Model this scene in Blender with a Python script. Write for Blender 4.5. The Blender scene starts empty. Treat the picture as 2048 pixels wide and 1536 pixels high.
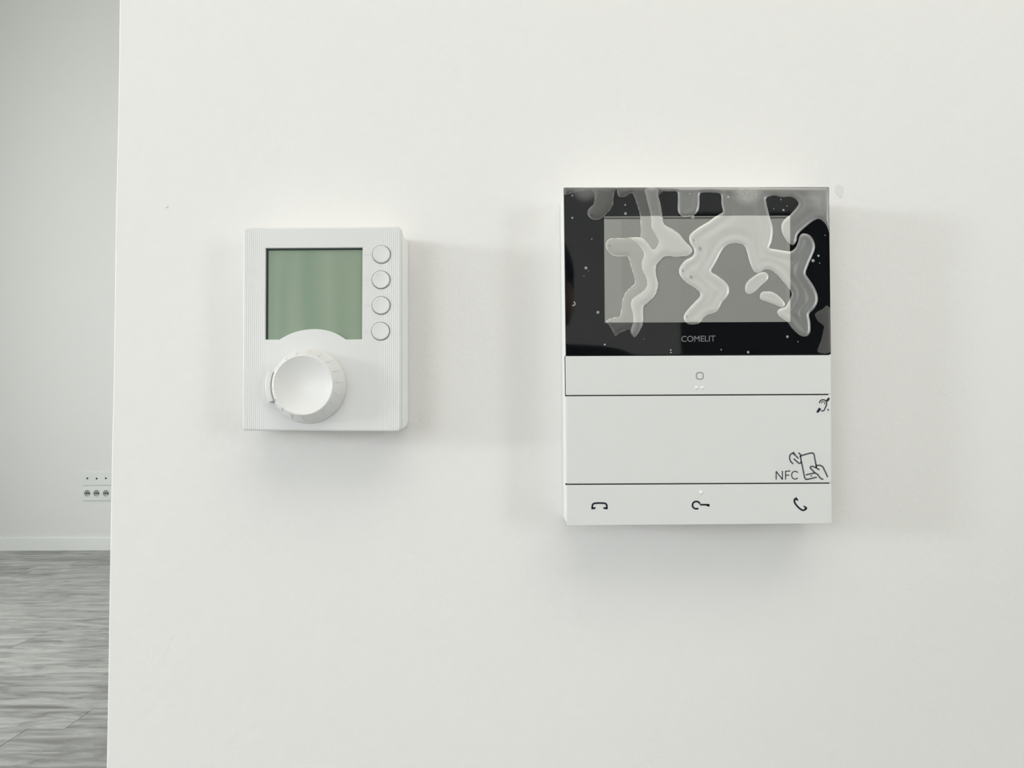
import bpy, bmesh, math, random
from math import pi, sin, cos, tan, radians
from mathutils import Vector, Matrix, geometry
import numpy as np

random.seed(4)
C = bpy.context.scene.collection
SC = bpy.context.scene

# ------------------------------------------------------------------ camera, world, lights, exposure
CAM_H, CAM_Y = 1.10, -0.40
F = 1538.0                                   # focal length in pixels of the 2048 px wide frame
PITCH, ROLL = radians(2.3), radians(0.2)
cd = bpy.data.cameras.new('camera'); cam = bpy.data.objects.new('camera', cd); C.objects.link(cam)
cd.sensor_width = 36.0; cd.lens = F / 2048 * 36.0; cd.clip_start = 0.01; cd.clip_end = 60
cam.location = (0, CAM_Y, CAM_H)
RM = Matrix.Rotation(pi/2 + PITCH, 3, 'X') @ Matrix.Rotation(-ROLL, 3, 'Z')
cam.rotation_euler = RM.to_euler()
SC.camera = cam

wd = bpy.data.worlds.new('sky'); SC.world = wd; wd.use_nodes = True
wd.node_tree.nodes['Background'].inputs[0].default_value = (0.80, 0.90, 1.0, 1)
wd.node_tree.nodes['Background'].inputs[1].default_value = 1.0

def area(name, loc, direction, sx, sy, watts, col):
    l = bpy.data.lights.new(name, 'AREA'); l.shape = 'RECTANGLE'; l.size = sx; l.size_y = sy
    l.energy = watts; l.color = col
    o = bpy.data.objects.new(name, l); C.objects.link(o); o.location = loc
    o.rotation_euler = Vector(direction).to_track_quat('-Z', 'Z').to_euler()
    return o
# daylight through the windows of the left wall, two added fill lights in the wall behind, and the warm ceiling lamp of the passage
area('daylight_side_window', (-5.28, -1.95, 1.72), (1, 0, 0), 0.66, 0.66, 86, (0.95, 0.98, 1.0))
area('daylight_far_window', (-5.28, 1.9, 2.0), (1, 0, 0), 2.6, 3.4, 234, (0.98, 0.985, 0.955))
area('added_right_fill', (3.45, -3.28, 1.5), (0, 1, 0), 1.2, 1.4, 40, (0.955, 0.985, 1.0))  # added fill from the right rear
area('ceiling_lamp_light', (0.25, -1.05, 2.44), (0, 0, -1), 1.7, 1.0, 10.8, (1.0, 0.935, 0.81))
area('added_rear_fill', (-1.9, -3.28, 1.45), (0, 1, 0), 1.5, 1.3, 23, (0.94, 0.975, 1.0))  # added frontal fill, set where the glass cannot mirror it

vs = SC.view_settings
vs.view_transform = 'Standard'; vs.look = 'None'; vs.gamma = 1; vs.exposure = 0.09; vs.use_curve_mapping = False

# ------------------------------------------------------------------ measuring: a pixel's ray met with the plane y = const
def P(px, py, y):
    d = RM @ Vector((px - 1024, 768 - py, -F))
    k = (y - CAM_Y) / d.y
    return (k * d.x, CAM_H + k * d.z)        # x, z on that plane
MM = 0.001

# ------------------------------------------------------------------ materials
def mat(name, col, rough=0.5, spec=0.5, metal=0.0, coat=0.0):
    m = bpy.data.materials.new(name); m.use_nodes = True
    b = m.node_tree.nodes['Principled BSDF']
    b.inputs['Base Color'].default_value = (*col, 1); b.inputs['Roughness'].default_value = rough
    b.inputs['Specular IOR Level'].default_value = spec; b.inputs['Metallic'].default_value = metal
    b.inputs['Coat Weight'].default_value = coat; b.inputs['Coat Roughness'].default_value = 0.03
    return m
def nd(m, t, **kw):
    n = m.node_tree.nodes.new(t)
    for k, v in kw.items(): setattr(n, k, v)
    return n
def ln(m, a, b): m.node_tree.links.new(a, b)
def bump_noise(m, scale, strength, dist, detail=3, coord='Object', stretch=None, base=None):
    b = m.node_tree.nodes['Principled BSDF']
    tc = nd(m, 'ShaderNodeTexCoord'); nz = nd(m, 'ShaderNodeTexNoise'); bp = nd(m, 'ShaderNodeBump')
    src = tc.outputs[coord]
    if stretch:
        mp = nd(m, 'ShaderNodeMapping'); mp.inputs['Scale'].default_value = stretch; ln(m, src, mp.inputs[0]); src = mp.outputs[0]
    ln(m, src, nz.inputs['Vector']); nz.inputs['Scale'].default_value = scale; nz.inputs['Detail'].default_value = detail
    bp.inputs['Strength'].default_value = strength; bp.inputs['Distance'].default_value = dist
    ln(m, nz.outputs[0], bp.inputs['Height'])
    if base: ln(m, base, bp.inputs['Normal'])
    ln(m, bp.outputs[0], b.inputs['Normal'])
    return bp

M = {}
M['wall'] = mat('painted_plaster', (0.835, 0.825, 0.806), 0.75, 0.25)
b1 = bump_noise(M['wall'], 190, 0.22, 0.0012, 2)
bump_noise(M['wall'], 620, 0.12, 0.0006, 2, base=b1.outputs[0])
M['wall_far'] = mat('painted_plaster_far', (0.775, 0.785, 0.76), 0.8, 0.25)  # same paint as the partition, its lower light put into the colour
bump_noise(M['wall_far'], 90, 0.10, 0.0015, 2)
M['ceiling'] = mat('ceiling_paint', (0.82, 0.815, 0.80), 0.9, 0.2)
M['baseboard'] = mat('baseboard_paint', (0.80, 0.815, 0.795), 0.45, 0.4)
M['white'] = mat('white_abs', (0.76, 0.765, 0.755), 0.32, 0.5)
M['white_side'] = mat('white_abs_side', (0.92, 0.92, 0.91), 0.4, 0.5)  # paler than the fronts: light on the sides put into the colour
M['knob'] = mat('knob_plastic', (0.80, 0.80, 0.785), 0.35, 0.5)
M['panel'] = mat('panel_plastic', (0.755, 0.762, 0.745), 0.38, 0.45)
M['groove'] = mat('groove_dark', (0.03, 0.027, 0.032), 0.6, 0.3)
M['ink'] = mat('dark_ink', (0.013, 0.013, 0.028), 0.5, 0.3)
M['ink_grey'] = mat('grey_ink', (0.085, 0.088, 0.10), 0.5, 0.3)
M['ink_pale'] = mat('pale_grey_ink', (0.36, 0.36, 0.35), 0.5, 0.3)
M['faint'] = mat('faint_print', (0.62, 0.62, 0.615), 0.5, 0.3)
M['logo'] = mat('logo_print', (0.16, 0.17, 0.175), 0.5, 0.3)
M['glass'] = mat('black_glass', (0.004, 0.005, 0.006), 0.03, 0.5)
M['lcd_grey'] = mat('display_grey', (0.275, 0.28, 0.26), 0.25, 0.4)
M['lcd_grey_light'] = mat('display_margin', (0.305, 0.31, 0.288), 0.25, 0.4)
M['lcd_line'] = mat('display_edge', (0.09, 0.09, 0.085), 0.4, 0.3)
M['led'] = mat('led_lens', (0.9, 0.9, 0.88), 0.15, 0.6)
M['dust'] = mat('dust_speck', (0.33, 0.34, 0.33), 0.8, 0.2)
M['sticker'] = mat('clear_sticker', (0.752, 0.755, 0.742), 0.3, 0.5)
M['tube'] = mat('socket_hole', (0.02, 0.02, 0.02), 0.6)
M['plate'] = mat('socket_plate_plastic', (0.72, 0.735, 0.72), 0.4)
M['recess'] = mat('socket_recess', (0.42, 0.43, 0.42), 0.5)
M['door'] = mat('charcoal_door', (0.03, 0.03, 0.035), 0.5)
M['frame'] = mat('window_frame_white', (0.8, 0.8, 0.8), 0.4)

# thermostat lcd: grey green with a slow mottling of the glass
m = M['lcd_green'] = mat('lcd_green', (0.27, 0.345, 0.25), 0.22, 0.35)
tc = nd(m, 'ShaderNodeTexCoord'); mp = nd(m, 'ShaderNodeMapping'); mp.inputs['Scale'].default_value = (60, 60, 6)
nz = nd(m, 'ShaderNodeTexNoise'); nz.inputs['Scale'].default_value = 1.4; nz.inputs['Detail'].default_value = 1
rp = nd(m, 'ShaderNodeValToRGB'); rp.color_ramp.elements[0].position = .3; rp.color_ramp.elements[1].position = .7
rp.color_ramp.elements[0].color = (0.225, 0.31, 0.222, 1); rp.color_ramp.elements[1].color = (0.295, 0.355, 0.27, 1)
ln(m, tc.outputs['Object'], mp.inputs[0]); ln(m, mp.outputs[0], nz.inputs['Vector']); ln(m, nz.outputs[0], rp.inputs[0])
ln(m, rp.outputs[0], m.node_tree.nodes['Principled BSDF'].inputs['Base Color'])

# fine vertical rib bumps near the two side edges of the thermostat face
m = M['thermo_face'] = mat('thermostat_face_plastic', (0.745, 0.75, 0.742), 0.30, 0.5)
tc = nd(m, 'ShaderNodeTexCoord'); sx = nd(m, 'ShaderNodeSeparateXYZ'); ln(m, tc.outputs['Object'], sx.inputs[0])
wv = nd(m, 'ShaderNodeMath', operation='MULTIPLY'); wv.inputs[1].default_value = 2*pi/0.00098; ln(m, sx.outputs['X'], wv.inputs[0])
sn = nd(m, 'ShaderNodeMath', operation='SINE'); ln(m, wv.outputs[0], sn.inputs[0])
ab = nd(m, 'ShaderNodeMath', operation='ABSOLUTE'); ln(m, sx.outputs['X'], ab.inputs[0])
mr = nd(m, 'ShaderNodeMapRange'); mr.inputs['From Min'].default_value = 0.0265; mr.inputs['From Max'].default_value = 0.034; ln(m, ab.outputs[0], mr.inputs['Value'])
mu = nd(m, 'ShaderNodeMath', operation='MULTIPLY'); ln(m, sn.outputs[0], mu.inputs[0]); ln(m, mr.outputs[0], mu.inputs[1])
bp = nd(m, 'ShaderNodeBump'); bp.inputs['Strength'].default_value = 0.22; bp.inputs['Distance'].default_value = 0.0003
ln(m, mu.outputs[0], bp.inputs['Height']); ln(m, bp.outputs[0], m.node_tree.nodes['Principled BSDF'].inputs['Normal'])

# air bubbles trapped under the protective film: a glossy skin over a milky, partly see-through gap, reflections put into its colour
def bubble_mat(name, col, fac, rough=0.25, gloss=.16):
    m = mat(name, col, rough, 0.3)
    nt = m.node_tree; out = nt.nodes['Material Output']; b = nt.nodes['Principled BSDF']
    tr = nd(m, 'ShaderNodeBsdfTransparent'); mx = nd(m, 'ShaderNodeMixShader'); mx.inputs[0].default_value = fac
    gl = nd(m, 'ShaderNodeBsdfGlossy'); gl.inputs['Roughness'].default_value = .30
    m2 = nd(m, 'ShaderNodeMixShader'); m2.inputs[0].default_value = gloss
    ln(m, tr.outputs[0], mx.inputs[1]); ln(m, b.outputs[0], mx.inputs[2])
    ln(m, mx.outputs[0], m2.inputs[1]); ln(m, gl.outputs[0], m2.inputs[2]); ln(m, m2.outputs[0], out.inputs[0])
    return m
M['air_lcd'] = bubble_mat('air_gap_over_display', (0.70, 0.70, 0.66), 0.88, gloss=.16)
M['air_bezel'] = bubble_mat('air_gap_over_bezel', (0.225, 0.227, 0.217), 0.85, gloss=.16)
M['air_lcd_dim'] = bubble_mat('dim_air_gap_over_display', (0.50, 0.50, 0.46), 0.85, gloss=.12)  # dimmer second-layer reflection put into the colour
M['air_bezel_dim'] = bubble_mat('dim_air_gap_over_bezel', (0.10, 0.101, 0.095), 0.80, gloss=.10)
M['air_corner'] = bubble_mat('air_gap_at_corner', (0.085, 0.085, 0.08), 0.75, gloss=.05)
M['rim_lcd'] = bubble_mat('bubble_rim_over_display', (0.80, 0.80, 0.75), 0.9, gloss=.06)  # edge highlight put into a paler colour
M['rim_bezel'] = bubble_mat('bubble_rim_over_bezel', (0.26, 0.26, 0.25), 0.9, gloss=.06)
M['spot'] = mat('contact_spot_grey', (0.36, 0.365, 0.34), .3, .4)

# floor planks: grey limed wood grain running along the plank
def plank_mat(name, dark, light, seed):
    m = mat(name, light, 0.38, 0.4)
    tc = nd(m, 'ShaderNodeTexCoord'); mp = nd(m, 'ShaderNodeMapping'); mp.inputs['Scale'].default_value = (2.1, 9, 1)
    oi = nd(m, 'ShaderNodeObjectInfo'); vm = nd(m, 'ShaderNodeVectorMath', operation='ADD')
    sc_ = nd(m, 'ShaderNodeMath', operation='MULTIPLY'); sc_.inputs[1].default_value = 60
    ln(m, oi.outputs['Random'], sc_.inputs[0]); ln(m, tc.outputs['Object'], vm.inputs[0]); ln(m, sc_.outputs[0], vm.inputs[1]); ln(m, vm.outputs[0], mp.inputs[0])
    n1 = nd(m, 'ShaderNodeTexNoise'); n1.inputs['Scale'].default_value = 1.6; n1.inputs['Detail'].default_value = 7; n1.inputs['Roughness'].default_value = .62; n1.inputs['Distortion'].default_value = .9
    ln(m, mp.outputs[0], n1.inputs['Vector'])
    rp = nd(m, 'ShaderNodeValToRGB'); e = rp.color_ramp.elements
    e[0].position = .34; e[0].color = (*dark, 1); e[1].position = .68; e[1].color = (*light, 1)
    ln(m, n1.outputs[0], rp.inputs[0])
    hs = nd(m, 'ShaderNodeHueSaturation'); rv = nd(m, 'ShaderNodeMapRange'); rv.inputs['To Min'].default_value = .82; rv.inputs['To Max'].default_value = 1.16
    ln(m, oi.outputs['Random'], rv.inputs['Value']); ln(m, rv.outputs[0], hs.inputs['Value']); ln(m, rp.outputs[0], hs.inputs['Color'])
    ln(m, hs.outputs[0], m.node_tree.nodes['Principled BSDF'].inputs['Base Color'])
    return m
M['plank'] = plank_mat('grey_plank', (0.19, 0.188, 0.18), (0.53, 0.53, 0.515), 1)

# ------------------------------------------------------------------ mesh helpers
def link(name, bm, m, parent=None, loc=(0, 0, 0), smooth=False):
    me = bpy.data.meshes.new(name)
    bmesh.ops.recalc_face_normals(bm, faces=bm.faces)
    if smooth:
        flat_ = {f for f in bm.faces if abs(f.normal.y) > .99999}
        for f in bm.faces: f.smooth = True
        for e in bm.edges:
            if len(e.link_faces) == 2:
                a_, b_ = e.link_faces
                e.smooth = not (a_.normal.angle(b_.normal, 0) > radians(40) or (a_ in flat_) != (b_ in flat_))
    bm.to_mesh(me); bm.free()
    for x in (m if isinstance(m, (list, tuple)) else [m]): me.materials.append(x)
    o = bpy.data.objects.new(name, me); C.objects.link(o)
    if parent: o.parent = parent
    o.location = loc
    return o
def thing(name, label, cat, loc, group=None):
    o = bpy.data.objects.new(name, None); o.empty_display_size = .02; C.objects.link(o); o.location = loc
    o['label'] = label; o['category'] = cat
    if group: o['group'] = group
    return o
def structure(o): o['kind'] = 'structure'; return o
def add_box(bm, x0, x1, y0, y1, z0, z1):
    v = [bm.verts.new((x, y, z)) for x in (x0, x1) for y in (y0, y1) for z in (z0, z1)]
    for f in ((0,1,3,2),(4,6,7,5),(0,4,5,1),(2,3,7,6),(0,2,6,4),(1,5,7,3)): bm.faces.new([v[i] for i in f])
def box_bm(*a):
    bm = bmesh.new(); add_box(bm, *a); return bm

def round_poly(pts, r, seg=6):
    """closed polygon with its corners rounded by r (one number or one per corner)"""
    out = []; n = len(pts)
    for i in range(n):
        p, a, b = Vector(pts[i]), Vector(pts[i-1]), Vector(pts[(i+1) % n])
        rr = r[i] if isinstance(r, (list, tuple)) else r
        if rr <= 0: out.append(tuple(p)); continue
        u, v = (a-p).normalized(), (b-p).normalized()
        ang = u.angle(v); d = rr / tan(ang/2)
        c = p + (u+v).normalized() * (rr / sin(ang/2))
        s, e = p + u*d - c, p + v*d - c
        a0 = math.atan2(s.y, s.x); da = math.atan2(e.y, e.x) - a0
        while da > pi: da -= 2*pi
        while da < -pi: da += 2*pi
        for k in range(seg+1):
            t = a0 + da*k/seg; out.append((c.x + rr*cos(t), c.y + rr*sin(t)))
    return out
def circle(cx, cz, r, n=40): return [(cx + r*cos(2*pi*k/n), cz + r*sin(2*pi*k/n)) for k in range(n)]
def area2(p): return sum(p[i-1][0]*p[i][1] - p[i][0]*p[i-1][1] for i in range(len(p)))
def offset(pts, d):
    """move a closed outline inwards by d"""
    s = 1 if area2(pts) > 0 else -1
    out = []; n = len(pts)
    for i in range(n):
        p, a, b = Vector(pts[i]), Vector(pts[i-1]), Vector(pts[(i+1) % n])
        e1, e2 = (p-a).normalized(), (b-p).normalized()
        n1, n2 = Vector((-e1.y, e1.x))*s, Vector((-e2.y, e2.x))*s
        nn = n1+n2
        if nn.length < 1e-6: nn = n1
        nn.normalize(); k = max(.4, nn.dot(n1))
        out.append(tuple(p + nn*(d/k)))
    return out
def inside(q, poly):
    x, y = q; c = False; n = len(poly)
    for i in range(n):
        x1, y1 = poly[i]; x0, y0 = poly[i-1]
        if (y1 > y) != (y0 > y) and x < (x0-x1)*(y-y1)/(y0-y1)+x1: c = not c
    return c
def cdt(loops, extra=(), holes=()):
    S = 1000.0
    vs_, ed = [], []
    for L in loops:
        k = len(vs_); vs_ += [Vector((a*S, b*S)) for a, b in L]
        ed += [(k+i, k+(i+1) % len(L)) for i in range(len(L))]
    vs_ += [Vector((a*S, b*S)) for a, b in extra]
    r = geometry.delaunay_2d_cdt(vs_, ed, [], 1, 1e-6)
    V = [(v.x/S, v.y/S) for v in r[0]]; T = []
    for f in r[2]:
        c = (sum(V[i][0] for i in f)/len(f), sum(V[i][1] for i in f)/len(f))
        if any(inside(c, h) for h in holes): continue
        T.append(f)
    return V, T
def add_plate(bm, outline, yf, yb, cham=0.0, holes=(), hole_cham=0.0, back=None, mid=None):
    """slab facing -y: front cap (with holes), small chamfers, side walls back to yb; back = outline at the wall"""
    front = offset(outline, cham) if cham else outline
    hf = [offset(h, -hole_cham) if hole_cham else h for h in holes]
    V, T = cdt([front] + hf, holes=hf)
    bv = [bm.verts.new((x, yf, z)) for x, z in V]
    for f in T: bm.faces.new([bv[i] for i in f])
    def wall(rings):
        rr = [[bm.verts.new((x, y, z)) for x, z in loop] for loop, y in rings]
        for a, b in zip(rr, rr[1:]):
            n = len(a)
            for i in range(n): bm.faces.new((a[i], a[(i+1) % n], b[(i+1) % n], b[i]))
    rings = [(front, yf)]
    if cham:
        rings.append((offset(outline, cham*.3), yf + cham*.3)); rings.append((outline, yf + cham))
    if mid: rings += mid
    rings.append((back or outline, yb))
    wall(rings)
    for h, g in zip(holes, hf):
        wall(([(g, yf)] if not hole_cham else [(g, yf), (h, yf + hole_cham)]) + [(h, yb)])
    bmesh.ops.remove_doubles(bm, verts=bm.verts, dist=1e-6)
def stroke(bm, pts, w, yf, yb, closed=False, taper=None):
    """a printed line of width w along pts (x, z) as a thin raised ribbon"""
    pts = [Vector(p) for p in pts]; n = len(pts); L, R = [], []
    for i in range(n):
        if closed: a, b = pts[i-1], pts[(i+1) % n]
        else: a, b = pts[max(i-1, 0)], pts[min(i+1, n-1)]
        d = (b-a).normalized(); nn = Vector((-d.y, d.x))*(w/2)
        if 0 < i < n-1 or closed:
            e = (pts[i]-a).normalized(); k = max(.5, abs(Vector((-e.y, e.x)).dot(nn.normalized()))); nn = nn/k
        L.append(pts[i]+nn); R.append(pts[i]-nn)
    rows = [(L[i], R[i]) for i in range(n)]
    vv = [[bm.verts.new((p.x, y, p.y)) for y in (yf, yb) for p in row] for row in rows]
    m_ = n if closed else n-1
    for i in range(m_):
        a, b = vv[i], vv[(i+1) % n]
        bm.faces.new((a[0], a[1], b[1], b[0])); bm.faces.new((a[0], b[0], b[2], a[2])); bm.faces.new((a[1], a[3], b[3], b[1]))
    if not closed:
        for a in (vv[0], vv[-1]): bm.faces.new((a[0], a[2], a[3], a[1]))
def spline(pts, k=4, closed=True):
    out = []; n = len(pts)
    for i in range(n if closed else n-1):
        g = (lambda j: Vector(pts[j % n])) if closed else (lambda j: Vector(pts[max(0, min(n-1, j))]))
        p0, p1, p2, p3 = g(i-1), g(i), g(i+1), g(i+2)
        for s in range(k):
            t = s/k
            out.append(tuple(.5*(2*p1 + (p2-p0)*t + (2*p0-5*p1+4*p2-p3)*t*t + (3*p1-p0-3*p2+p3)*t**3)))
    if not closed: out.append(tuple(pts[-1]))
    return out
def lathe(bm, prof, cx, cz, n=72):
    """profile of (radius, y) spun about the axis through (cx, cz) along y"""
    rings = []
    for r, y in prof:
        rings.append([bm.verts.new((cx, y, cz))] if r <= 1e-7 else [bm.verts.new((cx + r*cos(2*pi*k/n), y, cz + r*sin(2*pi*k/n))) for k in range(n)])
    for a, b in zip(rings, rings[1:]):
        for k in range(n):
            if len(a) == 1: bm.faces.new((a[0], b[k], b[(k+1) % n]))
            elif len(b) == 1: bm.faces.new((a[k], b[0], a[(k+1) % n]))
            else: bm.faces.new((a[k], a[(k+1) % n], b[(k+1) % n], b[k]))

# ------------------------------------------------------------------ the rooms
BACK = CAM_Y + 6.38
XL, XR, YR, ZC, ZH = -5.2, 4.2, -3.2, 2.5, 5.0     # ZH: the far room is double height
floor = structure(link('floor', box_bm(XL-.1, XR+.1, YR-.1, BACK+.1, -0.06, -0.006), M['plank']))
# planks laid along x, the part of the floor that lies beyond the partition
row_w, plank_len = 0.185, 1.28
y = 0.14; r = 0
pm = {}
while y < BACK - .001:
    w = min(row_w, BACK - y)
    x = XL - random.uniform(0, plank_len)
    while x < 1.4:
        a, b = max(x, XL), min(x + plank_len, 1.4)
        if b - a > .02:
            key = (round(b-a, 3), round(w, 3))
            if key not in pm:
                g = .0004; bm = bmesh.new()
                out = [(g, g), (b-a-g, g), (b-a-g, w-g), (g, w-g)]
                top = [bm.verts.new((p, q, 0)) for p, q in offset(out, .0012)]
                mid = [bm.verts.new((p, q, -.0008)) for p, q in out]; low = [bm.verts.new((p, q, -.0055)) for p, q in out]
                bm.faces.new(top)
                for A, B in ((top, mid), (mid, low)):
                    for i in range(4): bm.faces.new((A[i], B[i], B[(i+1) % 4], A[(i+1) % 4]))
                o = link('plank', bm, M['plank'], floor); pm[key] = o.data
            else:
                o = bpy.data.objects.new('plank', pm[key]); C.objects.link(o); o.parent = floor
            o.location = (a, y, 0)
        x += plank_len
    y += row_w; r += 1

bm = bmesh.new(); add_box(bm, XL-.1, XR+.1, YR-.1, .1, ZC, ZC+.1); add_box(bm, XL-.1, XR+.1, 0, BACK+.1, ZH, ZH+.1)
structure(link('ceiling', bm, M['ceiling']))
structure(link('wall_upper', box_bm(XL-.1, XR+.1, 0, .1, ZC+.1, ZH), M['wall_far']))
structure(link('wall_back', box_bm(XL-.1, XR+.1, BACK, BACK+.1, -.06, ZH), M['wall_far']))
# baseboard of the far wall, rounded top
zb0, zb1 = 0.0, P(110, 1073.5, BACK)[1]
bm = bmesh.new()
prof = [(0, -.001), (-.014, -.001), (-.014, zb1-.012), (-.012, zb1-.004), (-.007, zb1), (0, zb1)]
e0 = [bm.verts.new((XL, BACK+a, z)) for a, z in prof]; e1 = [bm.verts.new((XR, BACK+a, z)) for a, z in prof]
for i in range(len(prof)): bm.faces.new((e0[i], e0[(i+1) % 6], e1[(i+1) % 6], e1[i]))
bm.faces.new(e0); bm.faces.new(e1)
structure(link('baseboard_back', bm, M['baseboard']))

# left wall with two window openings
bm = bmesh.new()
wins = [(-2.29, -1.61, 1.38, 2.06), (0.6, 3.2, .3, 3.7)]
add_box(bm, XL-.2, XL, YR-.1, wins[0][0], -.06, ZH); add_box(bm, XL-.2, XL, wins[0][1], wins[1][0], -.06, ZH); add_box(bm, XL-.2, XL, wins[1][1], BACK, -.06, ZH)
for a, b, z0, z1 in wins: add_box(bm, XL-.2, XL, a, b, -.06, z0); add_box(bm, XL-.2, XL, a, b, z1, ZH)
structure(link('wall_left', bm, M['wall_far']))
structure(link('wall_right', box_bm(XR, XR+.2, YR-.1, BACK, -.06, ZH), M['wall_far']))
def window(name, x, a, b, z0, z1, t=.05):
    bm = bmesh.new()
    for q in ((a, a+t, z0, z1), (b-t, b, z0, z1), (a+t, b-t, z0, z0+t), (a+t, b-t, z1-t, z1)):
        add_box(bm, x-.03, x+.03, q[0], q[1], q[2], q[3])
    structure(link(name, bm, M['frame']))
window('window_1', XL-.04, *wins[0], t=.02); window('window_2', XL-.04, *wins[1]);

# wall behind the camera with a dark door
dx0, dx1, dz1 = 0.78, 1.75, 2.04
rx = [(-2.65, -1.15, .8, 2.1), (2.85, 4.05, .8, 2.2)]  # openings added for the two fill lights
bm = bmesh.new()
add_box(bm, XL-.1, rx[0][0], YR-.1, YR, -.06, ZC); add_box(bm, rx[0][1], dx0, YR-.1, YR, -.06, ZC)
add_box(bm, dx1, rx[1][0], YR-.1, YR, -.06, ZC); add_box(bm, rx[1][1], XR+.1, YR-.1, YR, -.06, ZC)
add_box(bm, dx0, dx1, YR-.1, YR, dz1, ZC)
for a, b, z0, z1 in rx:
    add_box(bm, a, b, YR-.1, YR, -.06, z0); add_box(bm, a, b, YR-.1, YR, z1, ZC)
for i, (a, b, z0, z1) in enumerate(rx):
    fb = bmesh.new(); t = .05
    for q in ((a, a+t, z0, z1), (b-t, b, z0, z1), (a+t, b-t, z0, z0+t), (a+t, b-t, z1-t, z1)): add_box(fb, q[0], q[1], YR-.07, YR-.02, q[2], q[3])
    structure(link('window_%d' % (i+3), fb, M['frame']))  # frames around the added fill openings
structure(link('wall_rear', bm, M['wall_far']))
structure(link('door_1', box_bm(dx0, dx1, YR-.08, YR-.03, 0, dz1), M['door']))

# the partition that carries the two devices; its left edge is a bevelled corner bead
ex = P(225, 768, 0)[0]
bm = bmesh.new(); nz_ = 60
prof = [(4.2, 0.0), (ex+.0009, 0.0), (ex+.0003, .0003), (ex, .0010), (ex, .0990), (ex+.001, .1), (4.2, .1)]
rings = []
for k in range(nz_+1):
    z = -.006 + (ZC+.006)*k/nz_
    wob = (.00010*sin(z*41) + .00008*sin(z*97+1) + .00006*sin(z*190+2))
    rings.append([bm.verts.new((x + (wob if x < 1 else 0), yy, z)) for x, yy in prof])
for A, B in zip(rings, rings[1:]):
    for i in range(7): bm.faces.new((A[i], A[(i+1) % 7], B[(i+1) % 7], B[i]))
bm.faces.new(rings[0]); bm.faces.new(rings[-1])
part = structure(link('wall_front', bm, M['wall']))

# ------------------------------------------------------------------ sockets low on the far wall
def socket(name, label, px, py0, py1, holes, power):
    yw = BACK
    x0, z1 = P(px, py0, yw); _, z0 = P(px, py1, yw)
    pitch = P(194.5, 960, yw)[0] - P(176, 960, yw)[0]
    x1 = x0 + 3*pitch + (P(170, 960, yw)[0]-P(165.5, 960, yw)[0])
    xc, zc = (x0+x1)/2, (z0+z1)/2
    t = thing(name, label, 'socket', (xc, yw, zc), 'sockets low on the far wall')
    bm = bmesh.new()
    rp_ = round_poly([(x0-xc, z0-zc), (x1-xc, z0-zc), (x1-xc, z1-zc), (x0-xc, z1-zc)], .008)
    cs = [(P(h[0], h[1], yw)[0]-xc, P(h[0], h[1], yw)[1]-zc) for h in holes]
    R = .026 if power else .008
    hs = [circle(c[0], c[1], min(R, (z1-z0)*.36), 24) for c in cs]
    add_plate(bm, rp_, -.011, 0, .003, hs, .001)
    link('plate', bm, M['plate'], t, smooth=True)
    for i, c in enumerate(cs):
        bm = bmesh.new(); rr = min(R, (z1-z0)*.36)
        if power:
            lathe(bm, [(0, -.0012), (rr*.92, -.0012), (rr, -.004)], c[0], c[1], 24)
            o = link('recess', bm, M['recess'], t, smooth=True)
            bm = bmesh.new()
            for s in (-1, 1):
                lathe(bm, [(0, -.0022), (.0075, -.0022), (.0075, -.0012)], c[0]+s*.0095, c[1]-.001, 12)
            link('pin_hole', bm, M['tube'], o)
            bm = bmesh.new(); lathe(bm, [(0, -.010), (.003, -.0095), (.003, -.0012)], c[0], c[1]+.012, 12)
            link('earth_pin', bm, M['ink_grey'], o)
        else:
            lathe(bm, [(0, -.0012), (rr, -.0012)], c[0], c[1], 20)
            link('jack', bm, M['tube'] if i == 1 else M['ink_grey'], t)
    return t
socket('data_socket', 'upper white triple data socket plate with small dark jack holes on far wall', 165.5, 945, 970.5, [(176, 956.5), (194.5, 957), (213, 956.5)], False)
socket('power_socket', 'lower white triple power socket plate with round dark recesses on far wall', 166, 977.5, 1001.5, [(176, 986.5), (194.5, 986.5), (213.5, 986.5)], True)

# ------------------------------------------------------------------ thermostat
TT = 0.027                                    # depth off the wall
tx, tz = P(644, 659, -TT)
thermo = thing('thermostat', 'white wall thermostat with blank green display, four round buttons and a dial', 'thermostat', (tx, 0, tz))
def TP(px, py, y=-TT): a = P(px, py, y); return (a[0]-tx, a[1]-tz)
U = TP(745, 659)[0] - TP(744, 659)[0]        # metres per pixel on its face
outline = round_poly([TP(486.3, 455.2), TP(801.8, 452.3), TP(801.8, 863.2), TP(484.2, 861)], [8*U, 8*U, 10*U, 6*U])
backo = round_poly([TP(486.3, 455.2), TP(801.8, 452.3), TP(801.8, 863.2), TP(484.2, 861)], [14*U, 14*U, 22*U, 14*U])
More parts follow.
